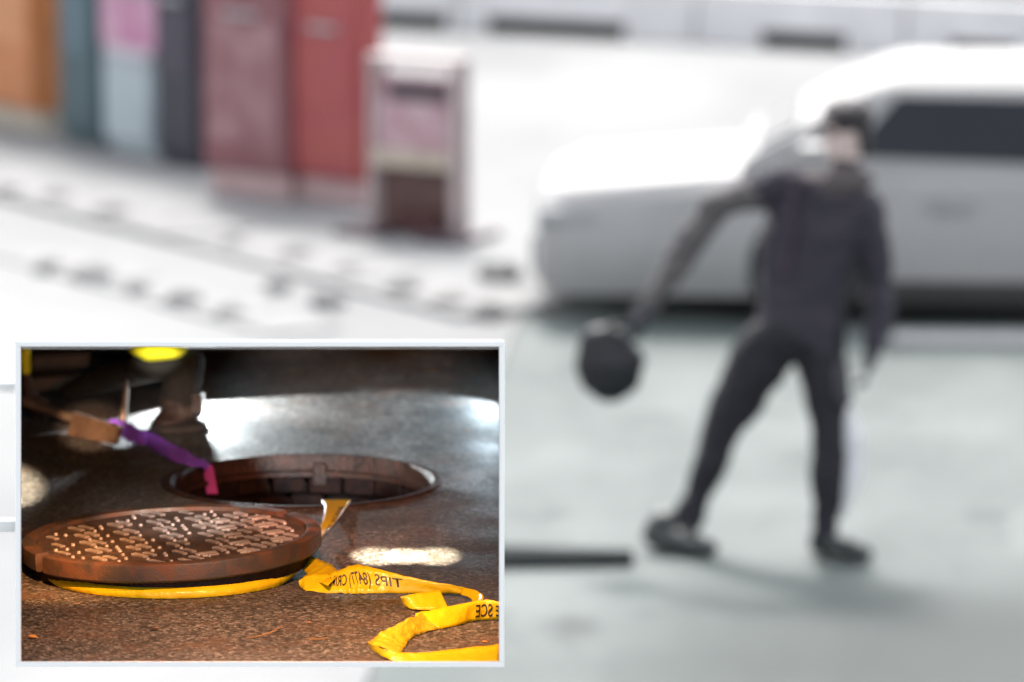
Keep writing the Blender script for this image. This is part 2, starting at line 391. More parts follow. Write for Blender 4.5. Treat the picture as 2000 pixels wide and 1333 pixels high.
# low white barriers in a row at the back
b0, b1 = G(640, 44), G(2120, 124)
bd = (b1 - b0).normalized(); bn = Vector((-bd.y, bd.x, 0))
def barrier(px0, px1, slot0, slot1, label):
    f = lambda px: b0 + (b1 - b0) * ((px - 640) / 1480.0)
    a, b = f(px0), f(px1); L = (b - a).length - 0.02
    mx = Matrix(((bd.x, bn.x, 0, a.x), (bd.y, bn.y, 0, a.y), (0, 0, 1, 0), (0, 0, 0, 1)))
    s0, s1 = (f(slot0) - a).length, (f(slot1) - a).length
    root = empty("concrete_barrier", a, label, "barrier", "low white barriers along the back of the road")
    bm = bmesh.new()
    H = 0.40
    def pr(x0, x1, z0):   # sloped block
        q = lambda x: [(x, -0.16, z0), (x, 0.16, z0), (x, 0.10, H), (x, -0.10, H)]
        hexa(bm, [mx @ Vector(p) for p in q(x0)], [mx @ Vector(p) for p in q(x1)])
    pr(0, s0, 0.0); pr(s0, s1, 0.13); pr(s1, L, 0.0)
    bmesh.ops.remove_doubles(bm, verts=bm.verts, dist=0.0005)
    bm_obj("block", bm, M_CONC, root)
    boxobj("slot_back", (s0 + 0.004, s1 - 0.004, -0.10, 0.10, 0.004, 0.126), M_BLACK, root, mx)
barrier(640, 930, 700, 905, "low white barrier left of the others, partly behind the white-framed newspaper stand")
barrier(932, 1400, 985, 1262, "low white barrier with the longest dark slot, above the bag and arm")
barrier(1402, 1800, 1525, 1690, "low white barrier directly above the man's head")
barrier(1802, 2240, 1880, 2010, "low white barrier at the far right of the row")

# brown building wall behind
w0, w1 = G(600, -120), G(2300, -60)
wd = (w1 - w0).normalized(); wn_ = Vector((-wd.y, wd.x, 0))
mx = Matrix(((wd.x, wn_.x, 0, w0.x), (wd.y, wn_.y, 0, w0.y), (0, 0, 1, 0), (0, 0, 0, 1)))
root = empty("brick_building", w0, "brown building wall glimpsed at the top edge behind the barriers", "building")
boxobj("wall", (-3, 14, 0, 0.4, 0, 4.0), M_BRICKWALL, root, mx)
boxobj("plinth", (-3.05, 14.05, -0.06, -0.002, 0, 0.5), M_BRICKWALL, root, mx, bevel=0.01)
boxobj("pilaster", (6.35, 6.9, -0.3, -0.062, 0, 4.0), M_BRICKWALL, root, mx, bevel=0.01)

# =================================================================== NEWSPAPER BOXES
def frame_at(pl, pr_):
    a, b = G(*pl, 0.012), G(*pr_, 0.012)
    x = (b - a); w = x.length; x.normalize(); y = Vector((-x.y, x.x, 0))
    return a, w, Matrix(((x.x, y.x, 0, a.x), (x.y, y.y, 0, a.y), (0, 0, 1, a.z), (0, 0, 0, 1)))
def pm(name, c, rough=0.45, c2=None, scale=5):
    k = 0.8; c = tuple(v * k for v in c); c2 = tuple(v * k for v in c2) if c2 else None
    return mat(name, c, c2, rough=rough, scale=scale, bump=0.1)

def newsbox(pl, pr_, label, H, D, body, door, pane, base, z0=0.12, side=None, pane_z=(0.55, 0.95), poster=None):
    a, w, mx = frame_at(pl, pr_)
    root = empty("newspaper_box", a, label, "newspaper box", "newspaper boxes in a row on the pavement")
    boxobj("base", (0.03, w - 0.03, 0.03, D - 0.03, 0.0, z0), base, root, mx, bevel=0.01)
    boxobj("cabinet", (0, w, 0, D, z0 + 0.002, H), body, root, mx, bevel=0.018)
    if side is not None:
        boxobj("side_panel", (w + 0.002, w + 0.012, 0.02, D - 0.02, z0 + 0.03, H - 0.04), side, root, mx, bevel=0.003)
    dr = boxobj("door", (0.03, w - 0.03, -0.022, -0.002, z0 + 0.05, H - 0.22), door, root, mx, bevel=0.006)
    p = boxobj("window", (0.07, w - 0.07, -0.030, -0.0225, pane_z[0], pane_z[1]), pane, dr, mx, bevel=0.002)
    boxobj("handle", (w * 0.3, w * 0.7, -0.055, -0.024, pane_z[1] + 0.03, pane_z[1] + 0.06), M_RIM, dr, mx, bevel=0.006)
    boxobj("coin_box", (w * 0.25, w * 0.75, 0.03, D - 0.04, H + 0.001, H + 0.16), body, root, mx, bevel=0.012)
    if poster:
        for (x0, x1, z0_, z1_, m) in poster:
            boxobj("poster", (x0 * w, x1 * w, -0.034, -0.031, z0_, z1_), m, root, mx)
    return root
m_or = pm("orange_enamel", (0.62, 0.22, 0.07)); m_or2 = pm("dark_orange_enamel", (0.50, 0.15, 0.06))
m_cream = pm("cream_base", (0.60, 0.52, 0.42))
newsbox((-110, 226), (74, 262), "orange newspaper box on a cream base at the left edge", 1.35, 0.42, m_or, m_or, pm("orange_pane", (0.70, 0.30, 0.12)), m_cream, z0=0.13)
m_teal = pm("teal_enamel", (0.075, 0.14, 0.17)); m_teal2 = pm("teal_dark", (0.055, 0.11, 0.13))
newsbox((118, 274), (196, 290), "narrow dark teal newspaper box beside the orange one", 1.35, 0.38, m_teal, m_teal2, pm("teal_pane", (0.09, 0.16, 0.2)), m_teal2, z0=0.05)
m_pale = pm("pale_blue_enamel", (0.50, 0.58, 0.62)); m_navy = pm("navy_enamel", (0.028, 0.028, 0.05))
m_pink = pm("pink_poster", (0.50, 0.16, 0.33), c2=(0.62, 0.36, 0.48), scale=4)
newsbox((204, 292), (302, 312), "pale blue newspaper box with a pink poster near its top", 1.35, 0.38, m_pale, m_pale, pm("pale_pane", (0.42, 0.45, 0.52)), m_pale, z0=0.05, poster=[(0.05, 1.2, 0.66, 0.98, m_pink), (0.1, 1.05, 0.60, 0.655, pm("white_poster", (0.66, 0.58, 0.64)))])
newsbox((306, 318), (394, 334), "narrow navy newspaper box between the pale blue and maroon ones", 1.35, 0.38, m_navy, m_navy, pm("navy_pane", (0.05, 0.04, 0.07)), m_navy, z0=0.05)
m_mar = pm("maroon_enamel", (0.22, 0.07, 0.085), c2=(0.30, 0.13, 0.14), scale=4)
m_red = pm("red_enamel", (0.42, 0.085, 0.075), c2=(0.40, 0.07, 0.085)); m_rb = pm("pink_reflection", (0.58, 0.40, 0.40))  # pink base colour stands for the boxes' reflection on the ground
newsbox((398, 376), (566, 394), "maroon newspaper box with a cloudy window, left of the bright red one", 1.45, 0.45, m_mar, m_mar, pm("maroon_pane", (0.25, 0.10, 0.11), c2=(0.42, 0.24, 0.26), scale=5), m_rb, z0=0.14, pane_z=(0.32, 1.0))
newsbox((569, 390), (712, 408), "plain bright red newspaper box next to the white-framed stand", 1.45, 0.16, m_red, m_red, m_red, m_rb, z0=0.14)
# white framed stand
a, w, mx = frame_at((724, 452), (896, 468))
st = empty("newspaper_stand", a, "white-framed newspaper stand with pink window and brown base at the row's end", "newspaper stand")
m_wht = pm("white_enamel", (0.54, 0.45, 0.45)); m_pinkw = pm("pink_pane", (0.42, 0.22, 0.25), c2=(0.62, 0.45, 0.50), scale=6)
m_brn = pm("brown_base", (0.13, 0.065, 0.055), c2=(0.09, 0.04, 0.035)); m_drk = pm("dark_shelf", (0.09, 0.06, 0.075))
HS = 0.92
for x0 in (0.0, w - 0.038):
    boxobj("post", (x0, x0 + 0.038, -0.03, 0.03, 0.0, HS), m_wht, st, mx, bevel=0.006)
    boxobj("post", (x0, x0 + 0.038, 0.08, 0.12, 0.0, HS), m_wht, st, mx, bevel=0.006)
    boxobj("foot", (x0 - 0.10, x0 + 0.18, -0.22, 0.20, 0.0, 0.04), m_drk, st, mx, bevel=0.006)  # dark foot, widened to stand for the shadow at the stand's base
boxobj("top_panel", (0.0, w, -0.04, 0.13, HS + 0.002, HS + 0.05), m_wht, st, mx, bevel=0.01)
cab = boxobj("cabinet", (0.041, w - 0.041, 0.0, 0.11, 0.42, HS - 0.06), m_pinkw, st, mx, bevel=0.006)
boxobj("window", (0.055, w - 0.055, -0.012, -0.002, 0.46, 0.72), m_pinkw, cab, mx)
boxobj("header", (0.13, w - 0.06, -0.016, -0.004, 0.73, 0.83), m_drk, cab, mx)
boxobj("shelf", (0.041, w - 0.041, -0.05, -0.014, 0.37, 0.46), m_cream, st, mx, bevel=0.006)
boxobj("base", (0.05, w - 0.05, 0.02, 0.11, 0.03, 0.36), m_brn, st, mx, bevel=0.01)
boxobj("kick_plate", (0.16, w - 0.12, -0.004, 0.017, 0.01, 0.16), pm("dark_red_plate", (0.08, 0.02, 0.02)), st, mx)

# =================================================================== WHITE CAR
car0 = G(1105, 632); yaw = R(-4)
cx = Matrix.Translation(car0) @ Matrix.Rotation(yaw, 4, 'Z')
car = empty("parked_car", car0, "white low car parked behind the walking man", "car")
W = 1.72
def loft(bm, secs):               # secs: list of rings (same count)
    rings = [[bm.verts.new(cx @ Vector(p)) for p in s] for s in secs]
    n = len(rings[0])
    for i in range(len(rings) - 1):
        for k in range(n): bm.faces.new((rings[i][k], rings[i][(k + 1) % n], rings[i + 1][(k + 1) % n], rings[i + 1][k]))
    bm.faces.new(rings[0]); bm.faces.new(rings[-1][::-1])
def bsec(x, zt, inset, zb):
    y0, y1 = inset, W - inset
    return [(x, y0 + .06, zb), (x, y0, zb + .12), (x, y0 - .01, zt * 0.62), (x, y0 + .02, zt - .07), (x, y0 + .10, zt),
            (x, W / 2, zt + .025), (x, y1 - .10, zt), (x, y1 - .02, zt - .07), (x, y1 + .01, zt * 0.62), (x, y1, zb + .12), (x, y1 - .06, zb)]
bm = bmesh.new()
loft(bm, [bsec(x, zt, ins, zb) for x, zt, ins, zb in ((-.16, .54, .16, .2), (-.13, .60, .07, .16), (0, .655, .02, .13), (.8, .72, .0, .13), (1.4, .76, 0, .13),
     (2.6, .77, 0, .13), (3.6, .78, 0, .13), (4.0, .79, .03, .15), (4.22, .77, .10, .2), (4.28, .6, .18, .3))])
bmesh.ops.recalc_face_normals(bm, faces=bm.faces)
body = bm_obj("body", bm, M_CAR, car, smooth=True)
bm = bmesh.new()
def gsec(x0, x1, z, i): return [(x0, i, z), (x1, i, z), (x1, W - i, z), (x0, W - i, z)]
loft(bm, [gsec(.82, 3.95, .70, .06), gsec(.86, 3.92, .80, .07), gsec(1.46, 3.35, 1.13, .17), gsec(1.62, 3.2, 1.19, .26)])
bmesh.ops.bevel(bm, geom=list(bm.edges), offset=.02, segments=2, affect='EDGES')
bm_obj("cabin", bm, M_CAR, car)
def pane(name, quad, off, parent=car, m=M_GLASS):
    bm = bmesh.new(); o = Vector(off)
    hexa(bm, [cx @ (Vector(p) + o * .2) for p in quad], [cx @ (Vector(p) + o) for p in quad]); return bm_obj(name, bm, m, parent)
def sidept(x, z): return (x, .07 + (z - .80) / .33 * .10, z)
for q in (((1.36, .82), (2.42, .79), (2.42, 1.09), (1.60, 1.10)), ((2.435, .79), (3.30, .79), (3.30, 1.09), (2.435, 1.09))):
    pane("side_window", [sidept(*p) for p in q], (0, -.012, .004))
pane("windscreen", [(.93, .20, .838), (.93, W - .20, .838), (1.12, W - .24, .943), (1.12, .24, .943)], (-.012, 0, .012), m=mat('grey_glass', (.13, .135, .14), rough=.6))
for x in (1.42, 2.43):
    boxobj("door_seam", (x - .004, x + .004, -.0125, .004, .2, .70), M_RUBBER, body, cx)
for x in (1.75, 2.72):
    boxobj("door_handle", (x, x + .20, -.04, -.008, .58, .63), M_RIM, body, cx, bevel=.006)
boxobj("mirror", (1.12, 1.26, -.16, .03, .80, .90), M_CAR, car, cx, bevel=.025)
boxobj("headlight", (-.14, .16, .01, .18, .48, .56), M_LAMP, car, cx, bevel=.03)
boxobj("headlight", (-.14, .16, W - .18, W - .01, .48, .56), M_LAMP, car, cx, bevel=.03)
boxobj("bumper", (-.19, .1, .2, W - .2, .2, .42), M_CAR, car, cx, bevel=.04)
boxobj("sill", (1.5, 3.0, -.012, .05, .11, .22), M_RUBBER, car, cx, bevel=.01)
for x in (1.17, 3.55):
    for y in (-.012, W - .19):
        mw = cx @ Matrix.Translation((x, y + .1, .30)) @ Matrix.Rotation(R(90), 4, 'X')
        wh = empty("wheel", mw.translation); wh.parent = car; bpy.context.view_layer.update(); wh.matrix_parent_inverse = car.matrix_world.inverted()
        bm = bmesh.new(); lathe(bm, [(.19, -.1), (.28, -.1), (.30, -.07), (.30, .07), (.28, .1), (.19, .1)], seg=36)
        o = bm_obj("tyre", bm, M_RUBBER, wh); o.data.transform(mw)
        bm = bmesh.new(); lathe(bm, [(.03, -.06), (.19, -.085), (.19, .085), (.03, .11)], seg=20)
        for k in range(5):
            box(bm, .02, .185, -.02, .02, .085, .112, Matrix.Rotation(k * 2 * math.pi / 5, 4, 'Z'))
        o = bm_obj("rim", bm, M_RIM, wh); o.data.transform(mw)

# =================================================================== WALKING MAN
ZM = depth(G(1560, 1085))
def Q(px, py, dz=0.0): return PD(px, py, ZM + dz)      # body joint at a depth near the man's stance
pxm = ZM / F                                            # metres per picture unit there
foot_l = G(1318, 1078); foot_r = G(1625, 1090)
man = empty("person", (foot_l + foot_r) / 2, "walking man in dark jacket and trousers holding a black bag out to one side", "person")
def rr(*v): return tuple(x * pxm * 1.12 for x in v)
dl = depth(foot_l) - ZM; dr_ = depth(foot_r) - ZM
chains = [
 # torso: jacket = 0, trousers = 1, skin = 2, shoe = 3, grey sleeve = 4, scarf = 5
 (0, [(Q(1562, 655), rr(84, 66, 52)), (Q(1566, 590), rr(78, 64, 56)), (Q(1575, 520), rr(84, 64, 60)), (Q(1592, 450), rr(98, 66, 60)), (Q(1606, 400), rr(92, 62, 50)), (Q(1618, 368), rr(60, 52, 40))]),
 (0, [(Q(1590, 380), rr(62, 54, 42)), (Q(1530, 358), rr(42, 46, 34))]),
 (0, [(Q(1640, 400), rr(60, 54, 42)), (Q(1688, 412), rr(36, 44, 36))]),
 (5, [(Q(1585, 362, -.02), rr(42, 46, 24)), (Q(1635, 352, -.03), rr(44, 48, 22)), (Q(1672, 352, -.02), rr(34, 40, 20))]),
 (2, [(Q(1640, 350), rr(27, 30, 28)), (Q(1654, 310), rr(26, 30, 28))]),
 # arm holding the bag
 (0, [(Q(1520, 362), rr(42, 44, 36)), (Q(1478, 376), rr(37, 38, 32))]),
 (4, [(Q(1478, 382), rr(35, 36, 30)), (Q(1440, 386, -.03), rr(30, 32, 27)), (Q(1396, 404, -.05), rr(29, 30, 29)), (Q(1345, 478, -.06), rr(26, 26, 26)), (Q(1290, 562, -.07), rr(21, 21, 21)), (Q(1272, 590, -.07), rr(20, 20, 20))]),
 (6, [(Q(1272, 590, -.07), rr(15, 15, 15)), (Q(1252, 618, -.07), rr(20, 13, 22))]),
 # hanging arm
 (0, [(Q(1692, 414), rr(36, 42, 36)), (Q(1703, 480), rr(32, 36, 32)), (Q(1716, 560, .02), rr(27, 30, 27)), (Q(1716, 620, -.02), rr(24, 26, 24)), (Q(1706, 672, -.05), rr(20, 22, 20))]),
 (6, [(Q(1706, 676, -.05), rr(13, 14, 13)), (Q(1698, 706, -.06), rr(14, 20, 20))]),
 # trousers
 (1, [(Q(1558, 660), rr(84, 64, 40)), (Q(1545, 672), rr(78, 60, 34))]),
 (1, [(Q(1508, 672), rr(54, 54, 50)), (Q(1462, 740, dl * .4), rr(50, 50, 50)), (Q(1412, 826, dl * .7), rr(37, 40, 37)), (Q(1388, 900, dl * .85), rr(32, 36, 32)), (Q(1362, 975, dl), rr(26, 28, 26)), (Q(1340, 1032, dl), rr(25, 27, 22))]),
 (1, [(Q(1598, 672), rr(50, 54, 50)), (Q(1612, 745, dr_ * .4), rr(45, 48, 46)), (Q(1622, 830, dr_ * .7), rr(35, 38, 36)), (Q(1618, 920, dr_), rr(31, 36, 32)), (Q(1612, 1000, dr_), rr(26, 28, 26)), (Q(1610, 1048, dr_), rr(26, 28, 18))]),
 # shoes
 (3, [(foot_l + Vector((-.05, .02, .10)), (.060, .066, .06)), (foot_l + Vector((-.075, .02, .055)), (.055, .06, .052)), (foot_l + Vector((.03, -.05, .052)), (.055, .06, .050)), (foot_l + Vector((.125, -.11, .036)), (.048, .055, .034))]),
 (3, [(foot_r + Vector((-.03, .02, .10)), (.056, .062, .06)), (foot_r + Vector((-.04, .03, .052)), (.052, .058, .050)), (foot_r + Vector((.03, -.03, .048)), (.053, .058, .046)), (foot_r + Vector((.105, -.09, .034)), (.047, .053, .033))]),
]
# head turned to the picture's left
HC = Q(1652, 262)
chains += [(2, [(HC, (.076, .085, .104))]), (2, [(HC + Vector((-.028, -.02, -.062)), (.050, .055, .048))]),
           (2, [(HC + Vector((-.078, -.035, -.018)), (.016, .013, .018)), (HC + Vector((-.068, -.030, .012)), (.012, .012, .02))]),
           (2, [(HC + Vector((-.060, -.032, .032)), (.026, .05, .013))]),
           (2, [(HC + Vector((.018, -.080, -.006)), (.018, .010, .030))]), (2, [(HC + Vector((.018, .080, -.006)), (.018, .010, .030))])]
# fingers: five on each hand
def fingers(wrist, direction, side, curl, ln=0.085, mi=2):
    d = direction.normalized(); s = side.normalized(); c = curl.normalized()
    out = []
    for k, (o, L) in enumerate(((-.030, .82), (-.010, 1.0), (.011, .95), (.031, .76))):
        p0 = wrist + s * o; p1 = p0 + d * ln * L * .45; p2 = p1 + (d * .75 + c * .65) * ln * L * .35; p3 = p2 + (d * .2 + c) * ln * L * .28
        out.append((mi, [(p0, .0095), (p1, .0092), (p2, .0085), (p3, .0078)]))
    t0 = wrist - d * .035 - s * .028; t1 = t0 - s * .022 + d * .018; t2 = t1 + d * .026 + c * .014
    out.append((mi, [(t0, .012), (t1, .0105), (t2, .009)])); return out
chains += fingers(Q(1244, 630, -.07), Vector((-.4, 0, -1)), Vector((.2, 1, 0)), Vector((.9, -.1, -.3)), mi=6)
chains += fingers(Q(1695, 722, -.06), Vector((-.12, -.05, -1)), Vector((.15, 1, 0)), Vector((-.9, 0, .0)), ln=.08, mi=6)
blend_body("body", chains, 0.0085, [M_JACKET, M_PANTS, M_SKIN, M_SHOE, M_SLEEVE, M_SCARF, mat('grey_glove', (.06, .06, .07), rough=.85)], man, 3, folds=.014)
blend_body("hair", [(0, [(HC + Vector((.012, 0, .034)), (.084, .090, .082))]), (0, [(HC + Vector((-.062, -.02, .060)), (.036, .065, .030)), (HC + Vector((-.09, -.02, .040)), (.024, .05, .022))]),
           (0, [(HC + Vector((.058, .0, .01)), (.042, .078, .080)), (HC + Vector((.066, .0, -.05)), (.034, .066, .045))]),
           (0, [(HC + Vector((.0, .03, .085)), (.05, .05, .03))])], 0.008, [M_HAIR], man, 2)
blend_body("cap", [(0, [(HC + Vector((.006, 0, .068)), (.104, .106, .076))]), (0, [(HC + Vector((-.07, -.03, .052)), (.04, .078, .020)), (HC + Vector((-.125, -.04, .028)), (.022, .06, .014))])], .008, [M_HAIR], man, 2)
for dy in (-.058, -.004):
    bm = bmesh.new(); ell(bm, HC + Vector((-.066, dy, .006)), (.010, .011, .009)); bm_obj("eye", bm, M_INK, man, smooth=True)
bm = bmesh.new(); ell(bm, HC + Vector((-.074, -.034, -.056)), (.008, .022, .006)); bm_obj("mouth", bm, mat("lips", (.35, .15, .13)), man, smooth=True)
# jacket details
bm = bmesh.new(); tube(bm, catmull([Q(1556, 352, -.11), Q(1546, 400, -.13), Q(1548, 460, -.135), Q(1532, 540, -.115)], 6), [.013] * 19, 8)
bm_obj("bag_strap", bm, mat("plum_strap", (.035, .016, .03)), man, smooth=True)
blend_body("leg_halo", [(0, [(Q(1656, 800, -.05), rr(8, 10, 14)), (Q(1664, 860, -.06), rr(20, 12, 18)), (Q(1660, 930, -.04), rr(22, 12, 18)), (Q(1644, 1000, -.03), rr(9, 10, 12))])], .007, [mat("halo_white", (.75, .75, .78), rough=.9)], man, 3)  # bright halo beside the leg, built as a white form
bm = bmesh.new(); tube(bm, catmull([Q(1600, 392, -.128), Q(1592, 480, -.132), Q(1582, 560, -.118), Q(1574, 640, -.112)], 6), [.006] * 19, 8)
bm_obj("zip", bm, mat("zip_dark", (.02, .02, .025)), man, smooth=True)

# the bag he carries
hand = Q(1246, 632, -.07)
bag = empty("hand_bag", Q(1192, 780, -.07), "rounded black bag dangling from the man's outstretched hand", "bag")
bcx = Q(1192, 712, -.07)
blend_body("pouch", [(0, [(bcx + Vector((-.03, 0, .095)), (.095, .06, .06)), (bcx + Vector((-.005, 0, .0)), (.138, .085, .09)), (bcx + Vector((.0, 0, -.05)), (.125, .08, .085)), (bcx + Vector((0, 0, -.085)), (.085, .065, .065))]),
                     (0, [(bcx + Vector((.05, 0, .03)), (.075, .065, .06)), (bcx + Vector((.092, 0, .012)), (.046, .048, .042))])], .007, [M_BAG], bag, 8)
bm = bmesh.new(); tube(bm, catmull([bcx + Vector((-.045, -.02, .11)), bcx + Vector((.01, -.03, .16)), hand + Vector((0, -.012, -.012)), hand + Vector((.015, .012, -.014)), bcx + Vector((.085, .02, .09)), bcx + Vector((.06, .02, .06))], 6), [.009] * 31, 8)
bm_obj("handle", bm, M_BAG, bag, smooth=True)

# =================================================================== RAISED DECK WITH THE OPEN MANHOLE (white framed; roof and sides added against daylight)
ZF = depth(T(500, 1303))                      # the front frame leans back, square to the deck's long axis
case = empty("frame_and_blackout", T(508, 1303), "white rectangular frame around the dark night-time manhole scene", "frame")
def bar(name, x0, x1, y0, y1, d0=0.0, d1=0.05, m=M_FRAME, parent=case):
    bm = bmesh.new()
    hexa(bm, [PD(x, y, ZF + d0) for x, y in ((x0, y0), (x1, y0), (x1, y1), (x0, y1))], [PD(x, y, ZF + d0) + FWD * (d1 - d0) for x, y in ((x0, y0), (x1, y0), (x1, y1), (x0, y1))])
    return bm_obj(name, bm, m, parent)
bar("top_bar", 30, 985, 667, 677, d1=.012); bar("bottom_bar", 30, 985, 1293, 1303, d1=.012)
bar("side_bar", 30, 40, 677.4, 1292.6, d1=.012); bar("side_bar", 975, 985, 677.4, 1292.6, d1=.012)
zf1 = ZF + 0.014
def cone_panel(name, c0, c1, m):               # thin tapering sheet from the frame back to the deck's rear edge
    bm = bmesh.new(); hexa(bm, c0, c1); return bm_obj(name, bm, m, case)
yb = 676.0
zb = depth(T(500, yb))
# added roof and sides shut the daylight out: white outside, black lining inside
cone_panel("blackout_roof", [PD(31.5, 668, zf1), PD(983.5, 668, zf1), PD(983.5, 671, zf1), PD(31.5, 671, zf1)],
           [PD(31.5, 669, zb), PD(983.5, 669, zb), PD(983.5, 671.5, zb), PD(31.5, 671.5, zb)], M_FRAME)
cone_panel("blackout_roof_lining", [PD(36, 671.5, zf1), PD(979, 671.5, zf1), PD(979, 674.5, zf1), PD(36, 674.5, zf1)],
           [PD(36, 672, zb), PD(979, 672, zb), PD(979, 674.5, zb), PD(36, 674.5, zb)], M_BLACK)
def blackout_panel(name, xo, xi, m, top):
    zend = zb
    A0 = PD(xo, top, zf1); B0 = PD(xi, top, zf1)
    fA, fB = T(xo, 1299), T(xi, 1299)
    eA, eB = T(xo, yb + 1), T(xi, yb + 1)
    lo = Vector((0, 0, -0.002))
    bm = bmesh.new()
    va = [bm.verts.new(p) for p in (A0, fA + lo, eA + lo, PD(xo, top, zb))]
    vb = [bm.verts.new(p) for p in (B0, fB + lo, eB + lo, PD(xi, top, zb))]
    bm.faces.new(va); bm.faces.new(vb[::-1])
    for i in range(4):
        j = (i + 1) % 4; bm.faces.new((va[i], vb[i], vb[j], va[j]))
    return bm_obj(name, bm, m, case)
blackout_panel("blackout_side", 31.5, 34.5, M_FRAME, 671); blackout_panel("blackout_side_lining", 35, 38.5, M_BLACK, 675)
blackout_panel("blackout_side", 983.5, 980.5, M_FRAME, 671); blackout_panel("blackout_side_lining", 980, 976.5, M_BLACK, 675)
# arms carrying the deck from masts on its left
for py in (1010, 740):
    e = T(70, py); f = T(-140, py); zt = DECK_H - .0045
    boxobj("support_arm", (f.x, e.x, e.y - .012, e.y + .012, zt - .024, zt), M_FRAME, case, bevel=.002)
    boxobj("mast", (f.x - .032, f.x - .002, e.y - .018, e.y + .018, 0.0, zt + .01), M_FRAME, case, bevel=.003)

# asphalt sheet with a round opening
HOLE = T(590, 940); HR = 0.272
outer = [T(34, 1299.5), T(981.5, 1299.5), T(981.5, 677), T(34, 677)]
bm = bmesh.new(); NS = 96
def edgepoint(ang):
    d = Vector((math.cos(ang), math.sin(ang), 0)); best = None
    for i in range(4):
        a, b = outer[i], outer[(i + 1) % 4]; e = b - a
        den = d.x * e.y - d.y * e.x
        if abs(den) < 1e-9: continue
        w = a - HOLE; t = (w.x * e.y - w.y * e.x) / den; u = (w.x * d.y - w.y * d.x) / den
        if t > 0 and -1e-6 <= u <= 1 + 1e-6 and (best is None or t < best): best = t
    return HOLE + d * best
angs = sorted([2 * math.pi * k / NS for k in range(NS)] + [math.atan2((c - HOLE).y, (c - HOLE).x) % (2 * math.pi) for c in outer])
inn, mid, out_ = [], [], []
for a in angs:
    d = Vector((math.cos(a), math.sin(a), 0)); e = edgepoint(a)
    inn.append(bm.verts.new(HOLE + d * (HR + .022))); out_.append(bm.verts.new(e))
n = len(angs)
lowr = [bm.verts.new(v.co + Vector((0, 0, -.003))) for v in inn]; lowo = [bm.verts.new(v.co + Vector((0, 0, -.003))) for v in out_]
for i in range(n):
    j = (i + 1) % n
    bm.faces.new((inn[i], out_[i], out_[j], inn[j])); bm.faces.new((inn[i], inn[j], lowr[j], lowr[i]))
    bm.faces.new((lowr[i], lowr[j], lowo[j], lowo[i])); bm.faces.new((out_[i], lowo[i], lowo[j], out_[j]))
tag(bm_obj("asphalt", bm, M_ASPH), kind="structure")

# manhole frame and shaft
mh = empty("manhole", HOLE, "open round manhole with rusty iron rim and dark shaft", "manhole")
def world_bm(name, bm, m, parent, loc, smooth=False, mx=None):
    o = bm_obj(name, bm, m, parent, smooth)
    o.data.transform(Matrix.Translation(loc) @ (mx or Matrix())); return o
bm = bmesh.new(); lathe(bm, [(HR + .0215, -.012), (HR + .0215, .001), (HR + .018, .004), (HR + .003, .004), (HR, .000), (HR - .001, -.028), (HR - .016, -.030), (HR - .016, -.040), (HR + .02, -.040)], seg=96)
world_bm("rim", bm, M_IRON2, mh, HOLE, True)
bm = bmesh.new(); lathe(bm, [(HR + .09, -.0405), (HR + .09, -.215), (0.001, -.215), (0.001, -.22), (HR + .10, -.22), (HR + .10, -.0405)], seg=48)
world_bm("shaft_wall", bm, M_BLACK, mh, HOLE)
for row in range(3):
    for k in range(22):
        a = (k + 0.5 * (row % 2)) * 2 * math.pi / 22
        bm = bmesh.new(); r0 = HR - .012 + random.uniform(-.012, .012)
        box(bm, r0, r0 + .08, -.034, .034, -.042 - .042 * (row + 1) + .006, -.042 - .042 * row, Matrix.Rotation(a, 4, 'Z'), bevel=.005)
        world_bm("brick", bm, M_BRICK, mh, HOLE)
for ax, w, z0, z1, dr in ((R(84), .014, -.060, -.012, .02),):
    bm = bmesh.new(); box(bm, HR - dr, HR + .001, -w, w, z0, z1, Matrix.Rotation(ax, 4, 'Z'), bevel=.004)
    world_bm("lug", bm, M_IRON2, mh, HOLE)

# manhole cover lying beside it
LR = 0.287; LT = 0.064
LC = T(337, 1046, LT) - Vector((0, 0, LT))
lid = empty("manhole_cover", LC, "rusty round manhole cover with raised tread bars lying on the asphalt", "manhole cover")
lmx = Matrix.Rotation(R(-2.2), 4, 'Y')
LB = LC + Vector((0, 0, LR * math.sin(R(2.2)) * .35))
def lid_part(name, bm, m, smooth=False, kind=None, parent=None):
    o = world_bm(name, bm, m, parent or lid, LB, smooth, lmx)
    if kind: o["kind"] = kind
    return o
# flange ring with two pick notches (left front, right back)
n1, n2 = R(213), R(39); g = R(2.8)
prof = [(LR - .030, LT - .009), (LR - .028, LT - .001), (LR - .004, LT), (LR - .001, LT - .002), (LR, LT - .006), (LR, .032), (LR - .004, .028), (LR - .034, .028)]
for a0, a1, sg in ((n2 + g, n1 - g, 70), (n1 + g, n2 + 2 * math.pi - g, 74)):
    bm = bmesh.new(); lathe(bm, prof, a0, a1, sg); lid_part("rim", bm, M_IRON, True)
M_PLATE = mat("worn_plate", (0.045, 0.036, 0.032), (0.085, 0.055, 0.044), rough=0.4, rough2=0.65, metal=0.3, scale=38, bump=0.4, bscale=160)
bm = bmesh.new(); lathe(bm, [(.001, LT - .008), (LR - .0305, LT - .008), (LR - .0305, .0282), (.001, .0282)], seg=72, close=True); lid_part("plate", bm, M_PLATE)
bm = bmesh.new(); lathe(bm, [(.001, .0278), (LR - .018, .0278), (LR - .018, .004), (LR - .030, .0), (.001, .0)], seg=72); lid_part("underside_ring", bm, M_IRON2)
